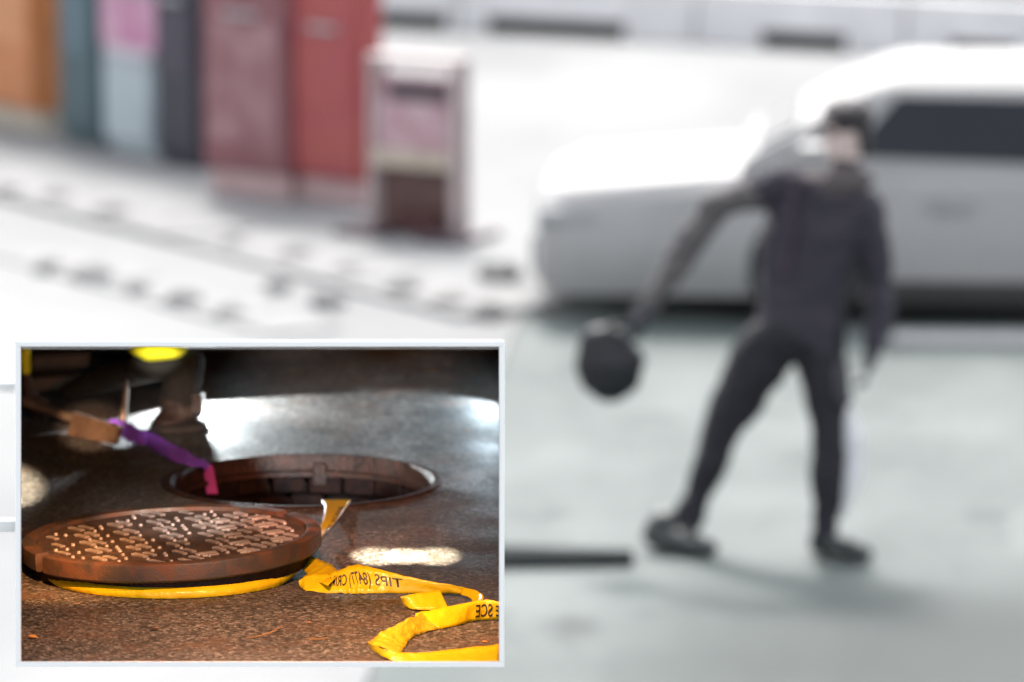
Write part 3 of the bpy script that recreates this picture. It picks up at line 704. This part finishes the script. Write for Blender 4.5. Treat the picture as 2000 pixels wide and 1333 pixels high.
# tread: alternating pairs of bars, small studs between
bme = bmesh.new(); box(bme, -.0200, .0200, -.0062, .0062, 0, .0056, bevel=.0016); bmesh.ops.recalc_face_normals(bme, faces=bme.faces)
bar_me = bpy.data.meshes.new("tread_bar"); bme.to_mesh(bar_me); bme.free(); bar_me.materials.append(M_WORN)
studs = bmesh.new(); cell = 0.076; rot0 = R(13); angA, angB = R(-52), R(26)
bpy.context.view_layer.update()
inv = lid.matrix_world.inverted()
def tread_pair(c, ang, gap):
    for sgn in (-1, 1):
        q = c + Matrix.Rotation(ang, 2) @ Vector((0, sgn * gap))
        if q.length > LR - .050: continue
        ob = bpy.data.objects.new("tread_bar", bar_me); COL.objects.link(ob); ob.parent = lid
        ob.matrix_parent_inverse = inv
        ob.matrix_basis = Matrix.Translation(LB) @ lmx @ Matrix.Translation((q.x, q.y, LT - .0082)) @ Matrix.Rotation(ang + random.uniform(-.05, .05), 4, 'Z') @ Matrix.Diagonal((random.uniform(.8, 1.08), random.uniform(.85, 1.1), random.uniform(.6, 1.05), 1))
for i in range(-5, 6):
    for j in range(-5, 6):
        c = Matrix.Rotation(rot0, 2) @ Vector((i * cell, j * cell))
        tread_pair(c, angA, .0115)
        d_ = Matrix.Rotation(rot0, 2) @ Vector(((i + .5) * cell, (j + .5) * cell))
        if d_.x > .07: tread_pair(d_, angB, .0100)
        for off in ((.5, 0), (0, .5), (.28, .5), (.5, .28), (.5, -.22)):
            e_ = Matrix.Rotation(rot0, 2) @ Vector(((i + off[0]) * cell, (j + off[1]) * cell))
            if e_.length < LR - .045 and random.random() < .4:
                bmesh.ops.create_cone(studs, cap_ends=True, segments=10, radius1=.0046, radius2=.0032, depth=.005, matrix=Matrix.Translation((e_.x, e_.y, LT - .0062)))
lid_part("studs", studs, M_WORN, kind="stuff")

# =================================================================== BARRIER TAPE
def strip(name, top, bot, parent, n=8, m=M_TAPE, crumple=.0015, seed=0, rows=7):
    a = catmull([T(*p) for p in top], n); b = catmull([T(*p) for p in bot], n)
    grid = []
    for i in range(len(a)):
        row = []
        for k in range(rows):
            t = k / (rows - 1); p = a[i].lerp(b[i], t)
            d = mnoise.noise(Vector((i * .33 + seed * 9.1, t * 2.2, seed * 3.7))) * crumple
            d2 = mnoise.noise(Vector((i * .21 + seed * 5.1, t * 1.1 + 4, seed * 1.7))) * crumple
            row.append(p + Vector((0, -d, abs(d2) + .0012)))
        grid.append(row)
    bm = bmesh.new(); V = [[bm.verts.new(p) for p in r] for r in grid]
    for i in range(len(V) - 1):
        for k in range(rows - 1): bm.faces.new((V[i][k], V[i + 1][k], V[i + 1][k + 1], V[i][k + 1]))
    me = bpy.data.meshes.new(name); bm.to_mesh(me); bm.free()
    for p in me.polygons: p.use_smooth = True
    o = link(name, me, m, parent)
    md = o.modifiers.new("t", 'SOLIDIFY'); md.thickness = .0004; md.offset = 0
    return o, grid
def sample(grid, u, v):
    x = max(0, min(u, .9999)) * (len(grid) - 1); y = max(0, min(v, .9999)) * (len(grid[0]) - 1)
    i, k = int(x), int(y); fx, fy = x - i, y - k
    p = grid[i][k] * (1 - fx) * (1 - fy) + grid[i + 1][k] * fx * (1 - fy) + grid[i][k + 1] * (1 - fx) * fy + grid[i + 1][k + 1] * fx * fy
    nn = (grid[i + 1][k] - grid[i][k]).cross(grid[i][k + 1] - grid[i][k])
    nn = nn.normalized() if nn.length > 1e-9 else Vector((0, 0, 1))
    if nn.dot(CAM - p) < 0: nn = -nn
    return p + nn * .0009
def lettering(grid, parent, text, u0, u1, v0, v1, mirror=True):
    cu = bpy.data.curves.new("lettering", 'FONT'); cu.body = text; cu.resolution_u = 3; cu.offset = 0.012
    tmp = bpy.data.objects.new("lettering_src", cu); COL.objects.link(tmp)
    dg = bpy.context.evaluated_depsgraph_get(); me = bpy.data.meshes.new_from_object(tmp.evaluated_get(dg))
    bpy.data.objects.remove(tmp)
    b2 = bmesh.new(); b2.from_mesh(me); bmesh.ops.triangulate(b2, faces=b2.faces)
    bmesh.ops.subdivide_edges(b2, edges=b2.edges, cuts=1)
    xs = [v.co.x for v in b2.verts]; ys = [v.co.y for v in b2.verts]
    x0, x1, y0, y1 = min(xs), max(xs), min(ys), max(ys)
    for v in b2.verts:
        s = (v.co.x - x0) / (x1 - x0); t = (v.co.y - y0) / (y1 - y0)
        if mirror: s = 1 - s
        v.co = sample(grid, u0 + (u1 - u0) * s, v1 + (v0 - v1) * t)
    b2.to_mesh(me); b2.free(); me.materials.clear()
    return link("lettering", me, M_INK, parent)
tape = empty("barrier_tape", T(700, 1161), "crumpled yellow barrier tape with black mirrored lettering snaking over the asphalt", "tape")
s1, g1 = strip("tape_fold", [(627, 978, .002), (634, 992, .006), (632, 1012, .012), (622, 1040, .016), (616, 1060, .018)],
               [(686, 978, .002), (674, 996, .004), (658, 1018, .006), (640, 1040, .006), (628, 1056, .004)], tape, seed=1)
lettering(g1, s1, "CRIME SCENE", .2, .95, .66, .93)
s2, g2 = strip("tape_fold", [(575, 1100, .012), (588, 1094, .022), (606, 1090, .028), (628, 1097, .03), (648, 1106, .03), (664, 1122, .03)],
               [(566, 1108, .004), (584, 1110, .010), (596, 1120, .014), (606, 1132, .014), (622, 1140, .014), (640, 1146, .016)], tape, seed=2, crumple=.004)
s3, g3 = strip("tape_run", [(584, 1138, .010), (602, 1124, .022), (640, 1122, .028), (664, 1116, .036), (684, 1107, .044), (704, 1106, .045), (740, 1114, .040), (790, 1127, .032), (850, 1139, .024), (905, 1150, .018), (928, 1157, .014)],
               [(584, 1146, .002), (598, 1156, .0), (636, 1160, .0), (662, 1161, .0), (686, 1161.5, .0), (712, 1161.5, .0), (745, 1161, .0), (795, 1161, .0), (855, 1162, .002), (900, 1164, .002), (926, 1170, .002)], tape, seed=3, crumple=.004)
lettering(g3, s3, "TIPS (8477) CRIM", .22, .69, .24, .84)
s4, g4 = strip("tape_flap", [(782, 1168, .022), (806, 1162, .026), (832, 1158, .028), (859, 1154, .030)],
               [(789, 1186, .002), (806, 1192, .002), (836, 1193, .002), (876, 1191, .002)], tape, seed=4)
s5, g5 = strip("tape_loop", [(905, 1150, .018), (930, 1156, .022), (944, 1166, .024), (941, 1180, .024)],
               [(900, 1164, .006), (917, 1170, .006), (921, 1178, .004), (912, 1190, .002)], tape, seed=5)
s6, g6 = strip("tape_run", [(812, 1200, .020), (842, 1194, .026), (880, 1186, .030), (920, 1178, .034), (950, 1174, .036), (976, 1178, .036)],
               [(806, 1226, .0), (840, 1231, .0), (878, 1227, .0), (918, 1217, .0), (948, 1213, .0), (976, 1213, .0)], tape, seed=6, crumple=.0025)
lettering(g6, s6, "E SCE", .66, .99, .20, .85)
m_shiny = mat("glossy_tape", (0.74, 0.52, 0.02), (0.70, 0.50, 0.04), rough=0.12, scale=14, bump=0.8, bscale=70, spec=1.0, coat=0.6)
translucent(m_shiny, .2)
s7, g7 = strip("tape_crease", [(830, 1198, .020), (800, 1211, .026), (768, 1226, .022), (740, 1242, .016), (720, 1257, .010)],
               [(858, 1230, .0), (824, 1240, .0), (802, 1250, .0), (792, 1264, .0), (780, 1282, .0)], tape, seed=7, m=m_shiny, crumple=.007)
s8, g8 = strip("tape_run", [(719, 1256, .012), (742, 1268, .014), (775, 1276, .012), (820, 1277, .012), (890, 1270, .014), (976, 1262, .016)],
               [(720, 1264, .0), (738, 1282, .0), (770, 1294, .0), (820, 1297, .0), (890, 1297, .0), (976, 1297, .0)], tape, seed=8, crumple=.004)
# the loop that sticks out under the cover
bm = bmesh.new(); ring = []
for k in range(41):
    a = R(200) + (R(342) - R(200)) * k / 40
    t = math.sin(math.pi * k / 40)
    d = Vector((math.cos(a), math.sin(a), 0))
    base = LC + d * (LR - .022 + .006 * t)
    ring.append((bm.verts.new(base + Vector((0, 0, .020))), bm.verts.new(base + d * .010 * t + Vector((0, 0, .0215 - .020 * min(1, t * 2.2))))))
for k in range(40): bm.faces.new((ring[k][0], ring[k + 1][0], ring[k + 1][1], ring[k][1]))
o = bm_obj("tape_under_cover", bm, M_TAPE, tape, True); md = o.modifiers.new("t", 'SOLIDIFY'); md.thickness = .0005

# =================================================================== MATTOCK, STRAP, WORKERS
pk = empty("pickaxe", T(190, 850), "brown steel mattock with a thin upright spike lying before the crouching worker", "pickaxe")
def slab(name, quad, off, m, parent, bevel=.002):
    bm = bmesh.new(); hexa(bm, quad, [p + off for p in quad])
    bmesh.ops.recalc_face_normals(bm, faces=bm.faces)
    bmesh.ops.bevel(bm, geom=list(bm.edges), offset=bevel, segments=2, affect='EDGES')
    return bm_obj(name, bm, m, parent)
slab("blade", [T(130, 850, .003), T(226, 870, .003), T(236, 836, .038), T(141, 806, .047)], Vector((.006, .022, 0)), M_STEEL, pk)
bm = bmesh.new(); tube(bm, catmull([T(238, 838, .02), T(240, 815, .046), T(243, 788, .075), T(246, 760, .105), T(248, 742, .124)], 4), [.010, .010, .0098, .0096, .0094, .009, .0086, .0082, .0078, .0074, .007, .0064, .0058, .005, .0042, .0032, .0022], 10)
bm_obj("spike", bm, M_SPIKE, pk, True)
bm = bmesh.new(); tube(bm, [T(222, 836, .018), T(150, 820, .022), T(92, 802, .040), T(44, 784, .060)], [.012, .011, .011, .012], 10)
bm_obj("handle", bm, M_DKWOOD, pk, True)

def ribbon(name, centers, widths, twist, m, parent, n=6):
    c = catmull(centers, n); L = len(c); bm = bmesh.new(); rows = []
    for i, p in enumerate(c):
        t = (c[min(i + 1, L - 1)] - c[max(i - 1, 0)]).normalized()
        u = i / (L - 1) * (len(widths) - 1); k = min(int(u), len(widths) - 2); w = widths[k] + (widths[k + 1] - widths[k]) * (u - k)
        tw = twist[k] + (twist[k + 1] - twist[k]) * (u - k)
        s = t.cross(Vector((0, 0, 1)));
        if s.length < .2: s = Vector((1, 0, 0))
        s.normalize(); nn = s.cross(t).normalized()
        ax = (s * math.cos(tw) + nn * math.sin(tw)) * w / 2
        rows.append([bm.verts.new(p + ax * q) for q in (-1, -.5, 0, .5, 1)])
    for i in range(L - 1):
        for k in range(4): bm.faces.new((rows[i][k], rows[i + 1][k], rows[i + 1][k + 1], rows[i][k + 1]))
    o = bm_obj(name, bm, m, parent, True)
    md = o.modifiers.new("t", 'SOLIDIFY'); md.thickness = .002; md.offset = 0
    return o
stp = empty("lifting_strap", T(300, 875), "twisted purple webbing strap running from the mattock into the open manhole", "strap")
strip("webbing", [(204, 824, .036), (226, 821, .040), (250, 828, .036), (276, 842, .030), (292, 846, .030), (325, 862, .026), (360, 882, .018), (388, 898, .012), (411, 908, .006)],
      [(210, 838, .022), (230, 850, .012), (254, 866, .004), (278, 870, .004), (290, 874, .003), (320, 894, .003), (354, 908, .003), (384, 914, .003), (406, 919, .003)], stp, seed=11, m=M_PURPLE, crumple=.006)
m_mag = mat("magenta_webbing", (0.36, 0.04, 0.22), (0.28, 0.035, 0.22), rough=0.75, scale=40, bump=0.4, bscale=400)
strip("hanging_end", [(394, 909, .005), (397, 918, -.004), (400, 940, -.030), (404, 967, -.060)], [(413, 908, .005), (417, 917, -.004), (421, 940, -.030), (426, 967, -.060)], stp, seed=12, m=m_mag, crumple=.002)

# crouching worker: lower leg, knee and boot, the rest above the roof line is not in view
def TQ(px, py, dpt=0.0):                       # point standing near the boot's distance
    return PD(px, py, depth(T(345, 832)) + dpt)
k1 = depth(T(345, 832)) / F
wk = empty("person", T(345, 832), "crouching worker in dark trousers, brown boot and yellow vest hem behind the manhole", "person")
def r2(*v): return tuple(x * k1 for x in v)
roof_cap = 681
blend_body("body", [
  (0, [(TQ(377, 712), r2(24, 26, 22)), (TQ(358, 738), r2(40, 40, 20)), (TQ(352, 768), r2(42, 42, 16))]),
  (0, [(TQ(352, 775), r2(45, 46, 12)), (TQ(352, 786), r2(47, 48, 9))]),
  (0, [(TQ(378, 706), r2(24, 28, 20)), (TQ(330, 716, .03), r2(36, 40, 28)), (TQ(285, 718, .05), r2(40, 42, 30))]),
  (0, [(TQ(285, 722, .10), r2(36, 40, 26)), (TQ(225, 736, .16), r2(42, 44, 26)), (TQ(170, 752, .2), r2(36, 44, 20)), (TQ(140, 762, .22), r2(26, 34, 14))]),
  (1, [(TQ(356, 796), r2(44, 46, 12)), (TQ(352, 808), r2(47, 48, 14)), (TQ(335, 818, -.015), r2(36, 44, 13)), (TQ(325, 822, -.03), r2(30, 40, 10))]),
], .0045, [M_TROUSER, M_BOOT], wk, 3)
bm = bmesh.new(); c0 = T(346, 836)
prf = [(-.056, -.055), (-.03, -.075), (.01, -.07), (.05, -.05), (.066, -.01), (.064, .03), (.03, .055), (-.03, .05), (-.055, .02)]
lo = [bm.verts.new(c0 + Vector((x, y, .001))) for x, y in prf]; hi = [bm.verts.new(c0 + Vector((x * 1.02, y * 1.02, .014))) for x, y in prf]
bm.faces.new(hi); bm.faces.new(lo[::-1])
for i in range(len(prf)): bm.faces.new((lo[i], lo[(i + 1) % len(prf)], hi[(i + 1) % len(prf)], hi[i]))
bm_obj("boot_sole", bm, M_SOLE, wk)
for q in range(4):
    bm = bmesh.new(); yy = 772 + q * 9
    tube(bm, [TQ(398, yy, -.02), TQ(392, yy + 2, -.042), TQ(376, yy + 3, -.052)], [.003] * 3, 6); bm_obj("lace", bm, M_SPIKE, wk, True)
blend_body("vest_hem", [(0, [(TQ(262, 684, -.03), r2(12, 22, 7)), (TQ(295, 690, -.045), r2(26, 24, 17)), (TQ(330, 689, -.045), r2(30, 24, 14)), (TQ(356, 683, -.03), r2(12, 16, 5))])], .004, [M_HIVIS], wk, 2)

# second worker: sleeve and gloved hand on the mattock handle
kd2 = depth(T(60, 822))
def HQ(px, py, d=0.0): return PD(px, py, kd2 + d)
k2 = kd2 / F
def r3(*v): return tuple(x * k2 for x in v)
w2 = empty("person", T(52, 830), "worker at the left edge, yellow cuff and dark glove gripping the mattock handle", "person")
hch = [(0, [(HQ(48, 686), r3(12, 14, 8)), (HQ(50, 722), r3(11, 14, 9))]), (1, [(HQ(52, 738), r3(11, 12, 9)), (HQ(56, 762), r3(13, 14, 12)), (HQ(64, 783), r3(18, 16, 13))])]
gp = HQ(68, 790)
for k in range(4):
    o_ = Vector((.009 + k * .0085 - .012, -.006, -.003 - k * .003))
    hch.append((1, [(gp + o_ + Vector((0, .010, .008)), .0058), (gp + o_ + Vector((0, -.012, .005)), .0056), (gp + o_ + Vector((0, -.018, -.008)), .0053), (gp + o_ + Vector((0, -.008, -.019)), .0048)]))
hch.append((1, [(gp + Vector((-.008, -.010, .014)), .0066), (gp + Vector((.012, -.014, .016)), .0058), (gp + Vector((.028, -.012, .008)), .005)]))
hch.append((0, [(HQ(47, 688), r3(9, 12, 6)), (HQ(45, 715), r3(8, 12, 6))]))
blend_body("arm", hch, .0028, [M_HIVIS, M_GLOVE], w2, 2)

# dark boards lying behind the workers
for (x0, y0, x1, y1, hh, lab) in ((62, 722, 172, 716, .03, "upper brown board lying in the dark behind the yellow cuff"), (60, 764, 150, 757, .026, "lower brown board lying in the dark behind the gloved hand")):
    a, b = T(x0, y0), T(x1, y1)
    bm = bmesh.new(); dv = Vector((0, .07, 0)); hexa(bm, (a, b, b + dv, a + dv), [p + Vector((0, 0, hh)) for p in (a, b, b + dv, a + dv)])
    bmesh.ops.recalc_face_normals(bm, faces=bm.faces); bmesh.ops.bevel(bm, geom=list(bm.edges), offset=.003, segments=2, affect='EDGES')
    tag(bm_obj("wooden_board", bm, M_BOARD), lab, "board", "boards behind the workers")

# leaves and twigs
lm = bmesh.new()
pts = [(0, 0, 0), (.35, .2, .05), (.7, .17, .09), (1, 0, .02), (.7, -.18, .08), (.35, -.22, .04)]
lv = [lm.verts.new(p) for p in pts]; mid_ = [lm.verts.new((.35, 0, -.02)), lm.verts.new((.7, 0, .0))]
for q in ((0, 1, 6), (6, 1, 2, 7), (7, 2, 3), (0, 6, 5), (6, 7, 4, 5), (7, 3, 4)):
    al = lv + mid_; lm.faces.new([al[i] for i in q])
leaf_me = bpy.data.meshes.new("leaf"); lm.to_mesh(leaf_me); lm.free(); leaf_me.materials.append(M_LEAF)
lspots = [(76, 1246, .022), (292, 1228, .020), (905, 840, .014), (812, 1010, .008), (566, 724, .018), (700, 735, .010), (852, 722, .016), (925, 722, .010), (600, 690, .010), (490, 686, .010), (780, 708, .008), (655, 730, .007), (880, 708, .010), (940, 1252, .012), (818, 975, .010), (375, 1160, .010), (600, 1215, .008), (150, 1180, .008), (940, 690, .010), (720, 700, .008)]
for i, (px, py, s) in enumerate(lspots):
    o = bpy.data.objects.new("fallen_leaf", leaf_me); COL.objects.link(o)
    o.location = T(px, py, .0025); o.rotation_euler = (random.uniform(-.2, .2), random.uniform(-.15, .15), random.uniform(-.7, .7) + (math.pi if i % 3 == 0 else 0))
    o.scale = (s, s * 1.3, s)
    tag(o, {0: "bright orange leaf at the lower left corner of the asphalt", 1: "orange leaf on the asphalt below the middle of the manhole cover", 2: "pale leaf lying in the blue-white light beyond the manhole"}.get(i, "small dry orange leaf on the asphalt"), "leaf", "dry leaves scattered on the asphalt")
for (pp, lab) in (([(482, 1246, .003), (505, 1243, .005), (530, 1235, .006), (550, 1224, .004)], "thin curved dry twig on the asphalt below the cover"), ([(600, 1247, .003), (622, 1249, .004), (640, 1246, .003)], "short dry twig on the asphalt left of the tape's shiny fold")):
    bm = bmesh.new(); c = catmull([T(*p) for p in pp], 5); tube(bm, c, [.0011] * len(c), 6)
    tag(bm_obj("twig", bm, M_TWIG, None, True), lab, "twig")

# =================================================================== ADDED SPOTS hidden behind the frame's top bar, for light pools and brightening single things
def added_spot(px, target, power, size, blend, color, h=0.0, py=679.5):
    loc = PD(px, py, ZF + .06)
    root = empty("added_spot", loc, None, None); root.parent = case
    bpy.context.view_layer.update(); root.matrix_parent_inverse = case.matrix_world.inverted()
    d = bpy.data.lights.new("added_spot_light", 'SPOT'); d.energy = power; d.spot_size = R(size); d.spot_blend = blend; d.color = color; d.shadow_soft_size = .004
    o = bpy.data.objects.new("added_spot_light", d); COL.objects.link(o); o.location = loc
    o.rotation_euler = (T(*target, h) - loc).to_track_quat('-Z', 'Y').to_euler()
    bm = bmesh.new(); box(bm, -.02, .02, -.012, .0, .001, .0035, Matrix.Translation(PD(px, 676, ZF + .045)))
    bm_obj("added_housing", bm, M_BLACK, root)
WHITE = (0.88, 0.97, 1.0); WARM = (1.0, 0.86, 0.62); ORANGE = (1.0, 0.42, 0.13); AMBER = (1.0, 0.62, 0.38)
BLUISH = (0.70, 0.88, 1.0)
added_spot(760, (640, 850), 200, 12, .5, BLUISH)
added_spot(935, (880, 862), 230, 12, .5, BLUISH)
added_spot(430, (335, 1040), 34, 20, .9, (1.0, .84, .74))
added_spot(780, (735, 1088), 500, 7, 1.0, WARM)
added_spot(820, (790, 1088), 800, 6, 1.0, WARM)
added_spot(860, (850, 1088), 500, 7, 1.0, WARM)
added_spot(120, (8, 952), 1500, 7, 1.0, WARM)
added_spot(310, (310, 688), 130, 3.2, .9, (1, .95, .8))
added_spot(330, (345, 815), 60, 6, 1.0, (1, .75, .6))
added_spot(520, (540, 1190), 15, 130, .5, (1.0, .47, .22))
added_spot(640, (680, 1010), 40, 34, .9, (1.0, .46, .30))
added_spot(150, (178, 838), 240, 4.5, .8, AMBER)
added_spot(640, (700, 700), 120, 12, .9, ORANGE)
added_spot(80, (110, 1130), 30, 34, .9, ORANGE)
added_spot(940, (860, 1240), 8, 60, .9, ORANGE)

# floor lamp standing behind the crouching worker's leg: backlights the boot and glares on the wet asphalt
fl = empty("floor_lamp", T(372, 786), "small work lamp hidden behind the crouching worker's leg", "lamp")
c = T(372, 786)
boxobj("lamp_foot", (c.x - .02, c.x + .02, c.y - .015, c.y + .015, DECK_H + .001, DECK_H + .012), M_BLACK, fl, bevel=.002)
bm = bmesh.new(); tube(bm, [c + Vector((0, 0, .01)), c + Vector((0, 0, .07))], [.005, .005], 8); bm_obj("lamp_stem", bm, M_BLACK, fl)
boxobj("lamp_head", (c.x - .022, c.x + .022, c.y + .002, c.y + .02, DECK_H + .068, DECK_H + .09), M_BLACK, fl, bevel=.003)
d = bpy.data.lights.new("floor_light", 'SPOT'); d.energy = 15; d.spot_size = R(150); d.spot_blend = .12; d.color = WHITE; d.shadow_soft_size = .012
o = bpy.data.objects.new("floor_light", d); COL.objects.link(o); o.location = c + Vector((0.006, -.016, .082))
o.rotation_euler = Vector((.75, -1, -.35)).to_track_quat('-Z', 'Y').to_euler()

# added spot hidden at the right side, evening out the light beyond the manhole
wl_ = T(974.5, 716, .078)
added_side_spot = empty("added_wall_spot", wl_); added_side_spot.parent = case
bpy.context.view_layer.update(); added_side_spot.matrix_parent_inverse = case.matrix_world.inverted()
boxobj("added_housing", (wl_.x + .002, wl_.x + .006, wl_.y - .015, wl_.y + .015, wl_.z - .008, wl_.z + .008), M_BLACK, added_side_spot)
d = bpy.data.lights.new("added_wall_light", 'SPOT'); d.energy = 2.4; d.spot_size = R(130); d.spot_blend = .25; d.color = BLUISH; d.shadow_soft_size = .01
o = bpy.data.objects.new("added_wall_light", d); COL.objects.link(o); o.location = wl_ + Vector((-.006, 0, 0))
o.rotation_euler = Vector((-1, -.62, -.30)).to_track_quat('-Z', 'Y').to_euler()
